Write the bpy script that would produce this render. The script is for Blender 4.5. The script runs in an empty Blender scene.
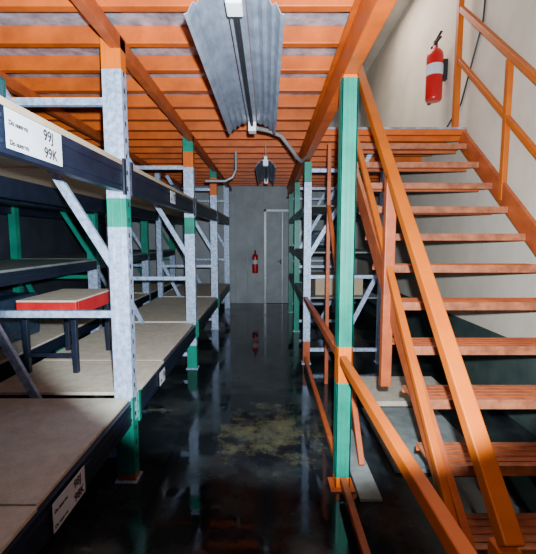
import bpy, math, random
from mathutils import Vector, Matrix
random.seed(7)
CAMZ=1.65
# ------------------------------------------------------------ materials
def mat(name, c1, c2=None, rough=.5, metal=0.0, scale=6.0, bump=.1, detail=6, lo=.35, hi=.7, rough2=None, c3=None):
    m=bpy.data.materials.new(name); m.use_nodes=True
    nt=m.node_tree; n=nt.nodes; l=nt.links
    b=n['Principled BSDF']; b.inputs['Metallic'].default_value=metal
    tc=n.new('ShaderNodeTexCoord')
    no=n.new('ShaderNodeTexNoise'); no.inputs['Scale'].default_value=scale; no.inputs['Detail'].default_value=detail; no.inputs['Roughness'].default_value=.65
    l.new(tc.outputs['Object'],no.inputs['Vector'])
    cr=n.new('ShaderNodeValToRGB'); e=cr.color_ramp.elements
    e[0].position=lo; e[0].color=(*c1,1); e[1].position=hi; e[1].color=(*(c2 or c1),1)
    if c3:
        k=e.new(min(.99,hi+.08)); k.color=(*c3,1)
    l.new(no.outputs['Fac'],cr.inputs['Fac']); l.new(cr.outputs['Color'],b.inputs['Base Color'])
    if rough2 is None: b.inputs['Roughness'].default_value=rough
    else:
        mr=n.new('ShaderNodeMapRange'); mr.inputs['From Min'].default_value=lo; mr.inputs['From Max'].default_value=hi
        mr.inputs['To Min'].default_value=rough; mr.inputs['To Max'].default_value=rough2
        l.new(no.outputs['Fac'],mr.inputs['Value']); l.new(mr.outputs['Result'],b.inputs['Roughness'])
    if bump:
        n2=n.new('ShaderNodeTexNoise'); n2.inputs['Scale'].default_value=scale*6; n2.inputs['Detail'].default_value=4
        l.new(tc.outputs['Object'],n2.inputs['Vector'])
        bp=n.new('ShaderNodeBump'); bp.inputs['Strength'].default_value=bump; bp.inputs['Distance'].default_value=.01
        l.new(n2.outputs['Fac'],bp.inputs['Height']); l.new(bp.outputs['Normal'],b.inputs['Normal'])
    return m
ORANGE=mat('orange_paint',(.66,.115,.0),(.84,.185,.0),.4,0,3,.12,lo=.3,hi=.7)
ORANGE_R=mat('orange_paint_handrail',(.48,.085,.0),(.62,.135,.0),.5,0,4,.12,lo=.3,hi=.7)
ORANGE_J=mat('orange_paint_joist',(.38,.065,.006),(.70,.125,.006),.45,0,3.5,.2,lo=.3,hi=.65)
ORANGE_D=mat('orange_paint_worn',(.32,.06,.015),(.55,.115,.022),.5,0,5,.2)
GREEN=mat('green_paint',(.0,.19,.125),(.0,.31,.20),.4,0,5,.1)
SILVER=mat('galvanised_steel',(.28,.38,.56),(.58,.70,.90),.4,.2,28,.25,lo=.38,hi=.62)
DARK=mat('dark_blue_beam_paint',(.006,.010,.024),(.014,.021,.042),.4,.1,8,.1)
BLACK=mat('black_plastic',(.01,.01,.012),(.02,.02,.022),.5)
BOARD=mat('chipboard',(.60,.52,.39),(.78,.70,.55),.75,0,14,.2)
BOARDG=mat('grey_board',(.16,.19,.18),(.32,.35,.33),.6,0,5,.2)
CARD=mat('cardboard',(.42,.31,.20),(.52,.40,.27),.85,0,5,.1)
RED=mat('red_paint',(.50,.008,.012),(.68,.02,.025),.4,0,8,.1)
REDX=mat('extinguisher_red',(.5,.008,.01),(.6,.015,.015),.3,0,3,0)
WHITE=mat('white_plastic',(.75,.78,.8),(.85,.87,.88),.4,0,5,0)
PAPER=mat('label_paper',(.62,.65,.70),(.72,.75,.80),.7,0,8,.05)
INK=mat('label_ink',(.02,.02,.02),(.03,.03,.03),.7,0,8,0)
GREYM=mat('reflector_grey',(.19,.22,.28),(.34,.38,.46),.4,.3,9,.1)
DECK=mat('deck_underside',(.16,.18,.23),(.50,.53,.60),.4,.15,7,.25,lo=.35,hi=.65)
WALLR=mat('wall_plaster',(.66,.57,.45),(.80,.71,.58),.85,0,1.6,.25)
WALLR_LOW=mat('wall_lower_dark',(.03,.05,.045),(.07,.10,.085),.6,0,2.5,.2)  # darker green-grey strip along the bottom of the right wall
WALLB=mat('wall_back_panel',(.30,.32,.33),(.44,.47,.48),.6,0,2.2,.1)
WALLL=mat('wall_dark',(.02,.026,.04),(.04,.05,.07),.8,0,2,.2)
DOOR=mat('door_paint',(.25,.28,.30),(.38,.41,.43),.5,0,3,.05)
TEAL=mat('teal_wrap',(.005,.05,.055),(.015,.10,.10),.3,0,9,.6)
BLUEW=mat('blue_wrap',(.012,.03,.06),(.03,.06,.11),.3,0,9,.6)
TREAD=mat('tread_orange',(.26,.08,.035),(.58,.19,.08),.5,0,11,.3)
PIPE=mat('conduit_grey',(.3,.32,.33),(.4,.42,.43),.4,.3,5,0)
# wet floor
FLOOR=mat('wet_concrete',(.008,.011,.014),(.035,.044,.045),.045,0,1.5,.06,lo=.44,hi=.66,rough2=.28)
def floor_debris():
    nt=FLOOR.node_tree; n=nt.nodes; l=nt.links; b=n['Principled BSDF']
    b.inputs['IOR'].default_value=1.5
    src=b.inputs['Base Color'].links[0].from_socket
    tc=n['Texture Coordinate']
    no=n.new('ShaderNodeTexNoise'); no.inputs['Scale'].default_value=4.2; no.inputs['Detail'].default_value=10; no.inputs['Roughness'].default_value=.78
    l.new(tc.outputs['Object'],no.inputs['Vector'])
    vm=n.new('ShaderNodeVectorMath'); vm.operation='DISTANCE'; vm.inputs[1].default_value=(.05,3.2,0)
    l.new(tc.outputs['Object'],vm.inputs[0])
    mr=n.new('ShaderNodeMapRange'); mr.inputs['From Min'].default_value=.1; mr.inputs['From Max'].default_value=1.0; mr.inputs['To Min'].default_value=.12; mr.inputs['To Max'].default_value=-.13
    l.new(vm.outputs['Value'],mr.inputs['Value'])
    ad=n.new('ShaderNodeMath'); ad.operation='ADD'; l.new(no.outputs['Fac'],ad.inputs[0]); l.new(mr.outputs['Result'],ad.inputs[1])
    cr=n.new('ShaderNodeValToRGB'); cr.color_ramp.elements[0].position=.52; cr.color_ramp.elements[1].position=.74
    l.new(ad.outputs[0],cr.inputs['Fac'])
    mx=n.new('ShaderNodeMix'); mx.data_type='RGBA'; l.new(cr.outputs['Color'],mx.inputs['Factor']); l.new(src,mx.inputs[6]); mx.inputs[7].default_value=(.12,.115,.06,1)
    l.new(mx.outputs[2],b.inputs['Base Color'])
floor_debris()
# ------------------------------------------------------------ builder
class B:
    def __init__(s): s.v=[]; s.f=[]; s.m=[]; s.mats=[]; s.sm=[]
    def mi(s,m):
        if m not in s.mats: s.mats.append(m)
        return s.mats.index(m)
    def add(s,vs,fs,m,smooth=False):
        o=len(s.v); s.v+= [tuple(v) for v in vs]; k=s.mi(m)
        for f in fs: s.f.append([o+i for i in f]); s.m.append(k); s.sm.append(smooth)
    def box(s,x0,x1,y0,y1,z0,z1,m):
        vs=[(x,y,z) for z in(z0,z1) for y in(y0,y1) for x in(x0,x1)]
        s.add(vs,[(0,2,3,1),(4,5,7,6),(0,1,5,4),(2,6,7,3),(0,4,6,2),(1,3,7,5)],m)
    def bar(s,p,q,w,h,m,up=(0,0,1)):
        p=Vector(p);q=Vector(q);d=(q-p).normalized();u=Vector(up)
        if abs(d.dot(u))>.98: u=Vector((0,1,0))
        r=d.cross(u).normalized(); u=r.cross(d)
        vs=[]
        for c in(p,q):
            for a,b in((-1,-1),(1,-1),(1,1),(-1,1)): vs.append(c+r*a*w/2+u*b*h/2)
        s.add(vs,[(3,2,1,0),(4,5,6,7),(0,1,5,4),(1,2,6,5),(2,3,7,6),(3,0,4,7)],m)
    def tube(s,pts,r,m,n=12):
        pts=[Vector(p) for p in pts]; vs=[]; fs=[]
        u=None
        for i,p in enumerate(pts):
            d=(pts[min(i+1,len(pts)-1)]-pts[max(i-1,0)]).normalized()
            if u is None:
                u=d.orthogonal().normalized()
            u=(u-d*u.dot(d)).normalized(); w=d.cross(u)
            for k in range(n):
                a=2*math.pi*k/n; vs.append(p+(u*math.cos(a)+w*math.sin(a))*r)
        for i in range(len(pts)-1):
            for k in range(n):
                fs.append((i*n+k,i*n+(k+1)%n,(i+1)*n+(k+1)%n,(i+1)*n+k))
        s.add(vs,fs,m,True)
        s.add([vs[k] for k in range(n)],[tuple(range(n))[::-1]],m); s.add([vs[-n+k] for k in range(n)],[tuple(range(n))],m)
    def lathe(s,c,prof,m,n=24):
        c=Vector(c); vs=[];fs=[]
        for r,z in prof:
            for k in range(n):
                a=2*math.pi*k/n; vs.append(c+Vector((r*math.cos(a),r*math.sin(a),z)))
        for i in range(len(prof)-1):
            for k in range(n): fs.append((i*n+k,i*n+(k+1)%n,(i+1)*n+(k+1)%n,(i+1)*n+k))
        s.add(vs,fs,m,True)
    def prof(s,pts,y0,y1,m,th=None):
        vs=[(x,y0,z) for x,z in pts]+[(x,y1,z) for x,z in pts]; n=len(pts)
        s.add(vs,[(i,i+1,n+i+1,n+i) for i in range(n-1)],m)
    def make(s,name,parent=None,bevel=.004,solid=0):
        me=bpy.data.meshes.new(name); me.from_pydata(s.v,[],s.f)
        for m in s.mats: me.materials.append(m)
        for i,p in enumerate(me.polygons): p.material_index=s.m[i]; p.use_smooth=s.sm[i]
        me.update()
        o=bpy.data.objects.new(name,me); bpy.context.scene.collection.objects.link(o)
        if solid:
            md=o.modifiers.new('solid','SOLIDIFY'); md.thickness=solid
        if bevel:
            md=o.modifiers.new('bevel','BEVEL'); md.width=bevel; md.segments=2; md.limit_method='ANGLE'; md.angle_limit=math.radians(50)
        if parent: o.parent=parent
        return o
def empty(name,loc=(0,0,0)):
    o=bpy.data.objects.new(name,None); o.location=loc; bpy.context.scene.collection.objects.link(o); o.empty_display_size=.1; return o

# ------------------------------------------------------------ room
YB=9.85; XL=-3.7; XR=2.25; YF=-1.5; ROOF=5.4
TOP=3.02   # aisle deck top
b=B(); b.box(XL-.1,XR+.1,YF,YB+.1,-.1,0,FLOOR); b.make('floor',bevel=0)
b=B(); b.box(XR,XR+.1,YF,YB+.1,0,ROOF,WALLR); b.box(XR-.006,XR,YF,YB,0,.72,WALLR_LOW)
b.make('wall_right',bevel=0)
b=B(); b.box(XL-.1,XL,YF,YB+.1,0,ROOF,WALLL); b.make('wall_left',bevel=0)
b=B(); b.box(XL,XR,YB,YB+.1,0,ROOF,WALLB)
for x in (-.82,-.52,-.12,1.2):
    b.box(x-.012,x+.012,YB-.012,YB,0,2.85,DOOR)
b.make('wall_back',bevel=0)
b=B(); b.box(XL-.1,XR+.1,YF,YB+.1,ROOF,ROOF+.1,WALLR); b.make('ceiling_upper',bevel=0)
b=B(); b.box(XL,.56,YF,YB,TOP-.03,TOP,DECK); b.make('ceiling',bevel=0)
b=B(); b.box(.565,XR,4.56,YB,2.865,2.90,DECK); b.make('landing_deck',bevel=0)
# mezzanine frame
b=B()
y=.22
while y<YB-.1:
    b.box(XL+.02,.53,y,y+.012,2.89,TOP-.03,ORANGE_J)
    b.box(XL+.02,.53,y,y+.055,2.885,2.895,ORANGE_J)
    if y>4.6: b.box(.57,XR-.02,y,y+.05,2.76,2.862,ORANGE_J)
    y+=.40
for x in(-.96,-2.04,-3.3): b.box(x,x+.06,YF,YB-.02,2.80,2.885,ORANGE_D)
b.box(.45,.53,YF,YB-.02,2.62,2.64,ORANGE_J); b.box(.45,.53,YF,YB-.02,2.87,2.885,ORANGE_J); b.box(.48,.50,YF,YB-.02,2.64,2.87,ORANGE_J)
b.box(.535,.56,YF,4.52,2.885,TOP,ORANGE_J)
b.box(.56,XR-.02,4.50,4.55,2.80,2.862,ORANGE_J)
b.make('mezzanine_frame',bevel=.003)
def column(y,segs,name,x0=.44,x1=.54,d=.09):
    b=B()
    for z0,z1,m in segs:
        b.box(x0,x1,y,y+.012,z0,z1,m); b.box(x0,x0+.012,y,y+d,z0,z1,m); b.box(x1-.012,x1,y,y+d,z0,z1,m)
        b.box(x0+.03,x0+.042,y-.006,y,z0,z1,m); b.box(x1-.042,x1-.03,y-.006,y,z0,z1,m)
    b.box(x0-.03,x1+.03,y-.03,y+d+.03,0,.012,ORANGE_D)
    return b.make(name,bevel=.003)
column(2.42,[(0.012,.08,ORANGE),(.08,.72,GREEN),(.72,.96,ORANGE),(.96,2.60,GREEN),(2.60,2.618,ORANGE)],'mezzanine_column')
# ------------------------------------------------------------ racks
def upright(b,y,xa,xb,top,segs,post=.12,dep=.09,ms=SILVER):
    sg=1 if xb>xa else -1
    for k,(p0,p1) in enumerate(((xa,xa+sg*post),(xb-sg*post*.7,xb))):
        lo,hi=min(p0,p1),max(p0,p1)
        for z0,z1,m in (segs if k==0 else [(0,top,ms)]):
            b.box(lo,hi,y,y+.008,z0,z1,m)
            b.box(lo,lo+.008,y+.008,y+dep,z0,z1,m); b.box(hi-.008,hi,y+.008,y+dep,z0,z1,m)
            if hi-lo>.09:
                b.box(lo+.028,lo+.036,y-.007,y,z0,z1,m); b.box(hi-.036,hi-.028,y-.007,y,z0,z1,m)
        b.box(lo-.015,hi+.015,y-.02,y+dep+.02,0,.01,ms)
        if k==0:
            z=.15
            xf=xa-sg*.0015
            while z<top-.1:
                b.box(min(xf,xa),max(xf,xa),y+.035,y+.055,z,z+.03,BLACK); z+=.1
    ym=y+.05
    W=abs(xb-xa); X=lambda f: xa+sg*(post*.7+f*(W-post*1.1))
    for z in (.18,1.15,2.5): b.bar((X(0),ym,z),(X(1),ym,z),.04,.045,ms)
    for (f0,z0,f1,z1) in ((0,1.40,.85,2.75),(.45,.2,1,1.25)):
        b.bar((X(f0),ym+.03,z0),(X(f1),ym+.03,z1),.03,.055,ms)
segL={0:[(0.01,.05,ORANGE_D),(.05,.42,GREEN),(.42,2.88,SILVER)],
 1:[(0.01,.05,ORANGE_D),(.05,.42,GREEN),(.42,1.72,SILVER),(1.72,1.90,GREEN),(1.90,2.68,SILVER),(2.68,2.87,ORANGE),(2.87,2.88,SILVER)],
 2:[(0.01,.30,GREEN),(.30,1.70,SILVER),(1.70,1.90,GREEN),(1.90,2.5,SILVER),(2.5,2.68,ORANGE),(2.68,2.88,GREEN)],
 3:[(0.01,1.9,SILVER),(1.9,2.4,SILVER),(2.4,2.7,ORANGE),(2.7,2.88,GREEN)],4:[(0.01,1.9,SILVER),(1.9,2.88,SILVER)]}
ysL=[.25,2.5,4.8,6.95,9.1]
def beamC(b,x,y0,y1,z0,z1,m,sg=-1):
    lo,hi=min(x,x+sg*.05),max(x,x+sg*.05)
    b.box(lo,hi,y0,y1,z0,z1,m)
    b.box(min(x,x-sg*.006),max(x,x-sg*.006),y0,y1,z0+.03,z0+.045,m)
    b.box(min(x,x-sg*.006),max(x,x-sg*.006),y0,y1,z1-.045,z1-.03,m)
def board(x0,x1,y0,y1,z,th=.022,m=BOARD,name='shelf_board',parent=None):
    b=B(); b.box(x0,x1,y0,y1,z,z+th,m); return b.make(name,parent,bevel=.003)
R1=empty('pallet_rack'); b=B()
for i,y in enumerate(ysL): upright(b,y,-.90,-1.98,2.78,segL[i])
for i in range(len(ysL)-1):
    y0=ysL[i]+.09;y1=ysL[i+1]
    beamC(b,-.90,y0,y1,1.94,2.10,DARK); beamC(b,-1.98,y0,y1,1.95,2.10,DARK,1)
    beamC(b,-.90,y0,y1,.42,.57,DARK); beamC(b,-1.98,y0,y1,.42,.57,DARK,1)
    for yy in(y0,y1-.04):
        b.box(-.899,-.888,yy,yy+.04,1.92,2.14,DARK); b.box(-.899,-.888,yy,yy+.04,.39,.6,GREEN)
b.make('frames_and_beams',R1,bevel=.002)
for i in range(len(ysL)-1):
    y0=ysL[i]+.095;y1=ysL[i+1]-.005
    if i==0:
        board(-1.97,-.915,y0,1.45,.571,parent=R1); board(-1.97,-.925,1.46,y1,.571,parent=R1)
    elif i==1:
        board(-1.97,-.905,y0,3.3,.571,parent=R1); board(-1.97,-.93,3.31,y1,.571,parent=R1)
    else:
        board(-1.97,-.92,y0,y1,.571,parent=R1)
    board(-1.97,-.905,y0,y1,2.101,.03,CARD,parent=R1)
R2=empty('pallet_rack'); b=B()
ys2=[.6,2.7,5.0,7.15,9.2]
for i,y in enumerate(ys2):
    upright(b,y,-2.2,-3.3,2.78,[(0.01,1.3,SILVER),(1.3,2.2,GREEN),(2.2,2.78,GREEN)],ms=SILVER if i%2 else GREEN)
    if i<4:
        for z in (.5,1.25,1.95):
            beamC(b,-2.2,y+.09,ys2[i+1],z,z+.11,DARK); beamC(b,-3.3,y+.09,ys2[i+1],z,z+.11,DARK,1)
b.make('frames_and_beams',R2,bevel=.002)
for i,y in enumerate(ys2[:4]):
    for z in(.611,1.361,2.061): board(-3.28,-2.21,y+.1,ys2[i+1]-.005,z,m=BOARDG if z>1 else BOARD,parent=R2)
def carton(x0,x1,y0,y1,z0,z1,m=CARD,name='cardboard_box'):
    b=B(); b.box(x0,x1,y0,y1,z0,z1,m)
    xm=(x0+x1)/2
    b.box(xm-.025,xm+.025,y0-.001,y1+.001,z1-.10,z1+.001,PAPER)
    return b.make(name,bevel=.006)
def bundle(x0,x1,y0,y1,z0,z1,m,name='wrapped_bundle'):
    bm=B(); bm.box(x0,x1,y0,y1,z0,z1,m)
    o=bm.make(name,bevel=.05)
    md=o.modifiers.new('sub','SUBSURF'); md.subdivision_type='SIMPLE'; md.levels=3; md.render_levels=3
    tx=bpy.data.textures.new('lump','CLOUDS'); tx.noise_scale=.15
    md=o.modifiers.new('disp','DISPLACE'); md.texture=tx; md.strength=.04; md.mid_level=.9
    return o
zt=2.132
bundle(-1.9,-1.15,1.0,1.85,zt,zt+.26,TEAL)
bundle(-1.8,-1.2,5.3,6.2,zt,zt+.25,BLUEW)
bundle(-3.2,-2.4,3.0,4.1,.634,1.1,BLUEW); bundle(-3.2,-2.4,3.1,4.3,2.084,2.5,TEAL)
b=B()
rx0,rx1,ry0,ry1=-1.93,-1.47,2.95,3.65
for (x0,x1,y0,y1) in ((rx0,rx1,ry0,ry0+.04),(rx0,rx1,ry1-.04,ry1),(rx0,rx0+.04,ry0+.04,ry1-.04),(rx1-.04,rx1,ry0+.04,ry1-.04)):
    b.box(x0,x1,y0,y1,1.05,1.16,RED)
b.box(rx0,rx1,ry0,ry1,1.16,1.175,BOARD)
for x in(rx0+.02,rx1-.06):
    for y in (ry0+.02,ry1-.06): b.box(x,x+.04,y,y+.04,.5931,1.05,DARK)
b.box(rx0+.04,rx1-.04,ry0+.03,ry0+.05,.72,.75,DARK)
b.make('red_frame_platform')
def label(y0,y1,z0,z1,rows):
    e=empty('shelf_label',(-.885,(y0+y1)/2,(z0+z1)/2))
    b=B(); b.box(-.002,.0,-(y1-y0)/2,(y1-y0)/2,-(z1-z0)/2,(z1-z0)/2,PAPER); b.make('paper',e,bevel=0)
    h=(z1-z0)/len(rows)
    for i,(small,big) in enumerate(rows):
        for t,sz,yy in ((small,h*.34,-(y1-y0)*.46),(big,h*.85,(y1-y0)*.12)):
            c=bpy.data.curves.new('txt','FONT'); c.body=t; c.size=sz; c.extrude=.0003; c.offset=.0012
            c.materials.append(INK)
            o=bpy.data.objects.new('print_%d'%i,c); bpy.context.scene.collection.objects.link(o); o.parent=e
            o.rotation_euler=(math.radians(90),0,math.radians(90)); o.location=(.001,yy,(z1-z0)/2-h*(i+.78))
    return e
label(1.36,1.72,1.955,2.09,[('Do numeru','99J'),('Do numeru','99K')])
label(1.5,1.78,.43,.56,[('Do numeru','98J'),('Do numeru','98K')])
label(3.6,3.78,1.97,2.08,[('Do','97')]); label(3.1,3.25,.44,.55,[('Do','96')])
# right rack beyond stairs
ysR=[5.0,6.8,8.6]
R3=empty('pallet_rack'); b=B()
for i,y in enumerate(ysR):
    s=[(0.01,2.60,SILVER)] if i==0 else [(0.01,2.60,GREEN)]
    if i==0: s=[(0.01,.3,ORANGE_D),(.3,2.35,SILVER),(2.35,2.60,GREEN)]
    upright(b,y,.46,1.5,2.60,s,post=.09)
for i in range(2):
    for z in (.75,1.35,1.95):
        beamC(b,.46,ysR[i]+.09,ysR[i+1],z,z+.1,[DARK,DARK,GREEN][int((z-.7)/.6)],1); beamC(b,1.5,ysR[i]+.09,ysR[i+1],z,z+.1,DARK,-1)
b.make('frames_and_beams',R3,bevel=.002)
for i in range(2):
    for z in(.852,1.452,2.052):
        board(.47,1.49,ysR[i]+.1,ysR[i+1]-.005,z,.02,BOARDG,parent=R3)
carton(.65,1.3,5.3,6.1,.8725,1.12); bundle(.75,1.35,7.0,7.9,1.474,1.8,BLUEW)
# ------------------------------------------------------------ staircase
SX0,SX1=.86,2.12; RISE,RUN=2.90/12,.2625; Y0=4.54
STC=empty('staircase')
st=B()
for k in range(1,12):
    z=2.90-RISE*k; yn=Y0-RUN*k
    st.box(SX0,SX1,yn,yn+.24,z-.03,z-.01,TREAD)
    st.box(SX0,SX1,yn-.006,yn+.0,z-.062,z-.005,TREAD)
    st.box(SX0,SX1,yn+.235,yn+.245,z-.06,z-.03,ORANGE_D)
    for j in range(4):
        st.box(SX0+.02,SX1-.02,yn+.04+.05*j,yn+.052+.05*j,z-.010,z-.005,ORANGE_D)
sl=RISE/RUN
def nos(y): return 2.90-(Y0-y)*sl
for x in (SX0-.02,SX1+.02):
    ya,yb=1.28,Y0-.10
    za,zb=nos(ya)-.06,nos(yb)-.06
    st.bar((x,ya+.02,max(.11,za)),(x,yb,zb),.035,.17,ORANGE_D)
    st.box(x-.03,x+.03,ya-.02,ya+.12,0,.012,ORANGE)
st.make('treads_and_stringers',STC,bevel=.003)
r=B(); XH=.81
def hz(y): return CAMZ-.97+1.025*(y-1.25)
r.bar((XH,1.20,hz(1.20)),(XH,4.6,hz(4.6)),.07,.06,ORANGE_R)
r.bar((XH,1.28,hz(1.28)-.62),(XH,4.5,hz(4.5)-.62),.045,.04,ORANGE_R)
r.box(XH-.04,XH+.04,1.20,1.27,0.0,hz(1.20)-.02,ORANGE_R)
for y in (2.62,3.95):
    r.box(XH-.035,XH+.035,y-.03,y+.03,max(.0,nos(y)-.50),hz(y)-.02,ORANGE_D)
r.make('railing_aisle_side',STC,bevel=.006)
r=B(); XW=2.14
for off,w in((1.18,.055),(.64,.045)):
    r.bar((XW,1.4,nos(1.4)+off),(XW,4.58,nos(4.58)+off+.05),w,w,ORANGE_R)
for y in (1.5,2.5,3.62):
    z=nos(y)-.06
    r.box(XW-.025,XW+.025,y-.025,y+.025,z,nos(y)+1.18,ORANGE_R)
r.box(XW-.03,XW+.03,4.58,4.64,2.901,4.75,ORANGE_R)
r.make('railing_wall_side',STC,bevel=.005)
r=B()
r.bar((.475,.35,.88),(.475,2.41,.88),.045,.055,ORANGE_R)
r.bar((.485,2.52,.87),(.485,4.98,.87),.05,.06,ORANGE_D)
r.bar((.485,.35,.09),(.485,2.38,.09),.04,.05,ORANGE_D)
r.bar((.485,2.55,.09),(.485,4.96,.09),.04,.05,ORANGE_D)
r.box(.45,.50,.30,.35,0,.90,ORANGE)
r.bar((.66,2.6,.06),(.66,4.3,2.0),.04,.04,ORANGE_D)
r.box(.64,.68,4.28,4.32,0,2.66,ORANGE_D)
r.make('aisle_guard_rail',bevel=.005)
board(.9,1.6,2.6,3.6,.0,.03,BOARDG,'plywood_offcut'); board(1.0,1.9,3.7,4.4,.0,.05,BOARD,'plywood_offcut')
board(.58,.72,2.3,3.2,.0,.02,BOARDG,'plywood_offcut')
# ------------------------------------------------------------ light fixtures
def fixture(xc,y0,y1,z,w):
    e=empty('fluorescent_light_fixture',(xc,(y0+y1)/2,z)); L=(y1-y0)/2; k=w/.4
    b=B(); b.box(-.04*k,.04*k,-L,L,.0,.06,GREYM); b.make('housing',e,bevel=.006)
    b=B()
    for sgn in(-1,1):
        pts=[(.045,.005),(.07,-.01),(.09,.0),(.11,-.03),(.13,-.02),(.15,-.055),(.165,-.045),(.185,-.085),(.2,-.09)]
        b.prof([(sgn*x*k,zz) for x,zz in pts],-L,L,GREYM)
    b.make('reflector',e,bevel=0,solid=.003)
    b=B(); b.tube([(0,-L+.09,-.04),(0,L-.09,-.04)],.013,BLACK)
    b.make('tube',e,bevel=0)
    b=B()
    for sy in(-1,1):
        b.box(-.032,.032,sy*L-.05,sy*L+.05,-.075,.0,WHITE)
        b.box(-.02,.02,sy*L-.07,sy*L+.07,-.0,.035,WHITE)
    b.make('lamp_holder',e,bevel=.006)
    b=B()
    for sy in(-.8,.8): b.tube([(0,sy*L,.06),(0,sy*L,2.88-z)],.006,PIPE,8)
    b.make('hanger',e,bevel=0)
    return e
fixture(-.13,1.60,3.35,2.60,.39)
fixture(-.03,5.0,6.6,2.62,.26)
b=B(); b.tube([(-.1,3.5,2.60),(.0,3.65,2.62),(.12,3.75,2.60),(.22,3.9,2.52),(.30,4.1,2.47),(.36,4.3,2.47),(.42,4.5,2.55)],.018,PIPE)
b.make('conduit_pipe',bevel=0)
b=B(); b.tube([(-.88,5.6,2.45),(-.6,5.6,2.45),(-.5,5.6,2.5),(-.45,5.6,2.6),(-.45,5.6,2.86)],.018,PIPE); b.make('conduit_pipe',bevel=0)
def extinguisher(x,y,z,s,face):
    e=empty('fire_extinguisher',(x,y,z)); e.scale=(s,s,s)
    b=B(); b.lathe((0,0,0),[(0,0),(.07,0),(.078,.012),(.08,.03),(.08,.42),(.074,.46),(.05,.495),(.025,.51),(.025,.53),(0,.53)],REDX)
    b.make('cylinder_body',e,bevel=0)
    b=B(); b.lathe((0,0,0),[(.0808,.24),(.0812,.245),(.0812,.34),(.0808,.345)],PAPER); b.make('instruction_label',e,bevel=0)
    b=B(); b.lathe((0,0,.53),[(.022,0),(.022,.05),(0,.05)],BLACK); b.bar((0,0,.575),(0,-.13,.61),.025,.012,BLACK); b.bar((0,0,.56),(0,-.12,.565),.025,.012,BLACK)
    b.make('valve_handle',e,bevel=.003)
    b=B(); b.tube([(0,.02,.55),(0,.09,.56),(0,.125,.50),(0,.125,.35),(0,.115,.2),(0,.11,.08)],.012,BLACK); b.tube([(0,.11,.10),(0,.11,.0)],.018,BLACK)
    b.make('hose',e,bevel=0)
    f=Vector(face)
    b=B(); b.bar(-f*.078+Vector((0,0,.3)),-f*.12+Vector((0,0,.3)),.06,.2,BLACK); b.make('wall_bracket',e,bevel=.002)
    return e
extinguisher(2.10,5.15,3.38,1.25,(-1,0,0))
extinguisher(-.32,YB-.13,.78,.95,(0,-1,0))
e=empty('door_1',(.36,YB-.02,0))
b=B(); b.box(-.40,.0+.40,-.02,.018,.01,2.3,DOOR); b.box(-.012,.012,-.026,-.02,.01,2.3,PIPE)
for x in(-.36,.05):
    b.box(x,x+.30,-.028,-.02,.25,1.0,DOOR); b.box(x,x+.30,-.028,-.02,1.2,2.1,DOOR)
b.make('leaf',e)
b=B(); b.box(-.46,-.40,-.04,.018,0,2.36,PIPE); b.box(.40,.46,-.04,.018,0,2.36,PIPE); b.box(-.46,.46,-.04,.018,2.3,2.36,PIPE); b.make('frame',e)
b=B(); b.box(-.06,-.03,-.07,-.028,1.0,1.12,BLACK); b.box(-.12,-.03,-.08,-.065,1.06,1.08,BLACK); b.make('handle',e)
b=B(); b.tube([(XR-.012,4.2,5.2),(XR-.012,4.3,3.9),(XR-.012,4.7,3.2),(XR-.012,5.2,2.95)],.01,BLACK,8); b.make('wall_cable',bevel=0)

# ------------------------------------------------------------ lights
def spot(name,loc,target,energy,color,ang,blend,size):
    l=bpy.data.lights.new('torch','SPOT'); l.energy=energy; l.color=color; l.spot_size=math.radians(ang); l.spot_blend=blend; l.shadow_soft_size=size
    o=bpy.data.objects.new(name,l); bpy.context.scene.collection.objects.link(o); o.location=loc
    o.rotation_euler=(Vector(target)-Vector(loc)).to_track_quat('-Z','Y').to_euler()
spot('torch_light',(.05,.0,CAMZ+.10),(.45,5,CAMZ+.95),1150,(.80,.90,1.0),93,.16,.02)
spot('warm_halo_fill',(.16,.0,CAMZ+.08),(1.15,1.6,CAMZ-.75),28,(1,.75,.4),62,.6,.03)  # added spot for the torch's warm halo, lights the stair rails
def area(name,loc,rot,sx,sy,e,c):
    l=bpy.data.lights.new(name,'AREA'); l.shape='RECTANGLE'; l.size=sx; l.size_y=sy; l.energy=e; l.color=c
    o=bpy.data.objects.new(name,l); bpy.context.scene.collection.objects.link(o); o.location=loc; o.rotation_euler=rot
area('upper_floor_fill',(1.3,6.0,5.3),(0,0,0),1.2,2,80,(1,.88,.80))  # unseen fill light, added to brighten the stairwell and upper floor
w=bpy.data.worlds.new('World'); bpy.context.scene.world=w; w.use_nodes=True
w.node_tree.nodes['Background'].inputs[0].default_value=(.3,.48,.85,1); w.node_tree.nodes['Background'].inputs[1].default_value=.12
# ------------------------------------------------------------ camera
cd=bpy.data.cameras.new('camera'); cam=bpy.data.objects.new('camera',cd); bpy.context.scene.collection.objects.link(cam)
cam.location=(0,0,CAMZ); cam.rotation_euler=(math.radians(90-5.7),0,0)
cd.sensor_fit='VERTICAL'; cd.sensor_height=24; cd.lens=390/554*24; cd.clip_start=.02
bpy.context.scene.camera=cam
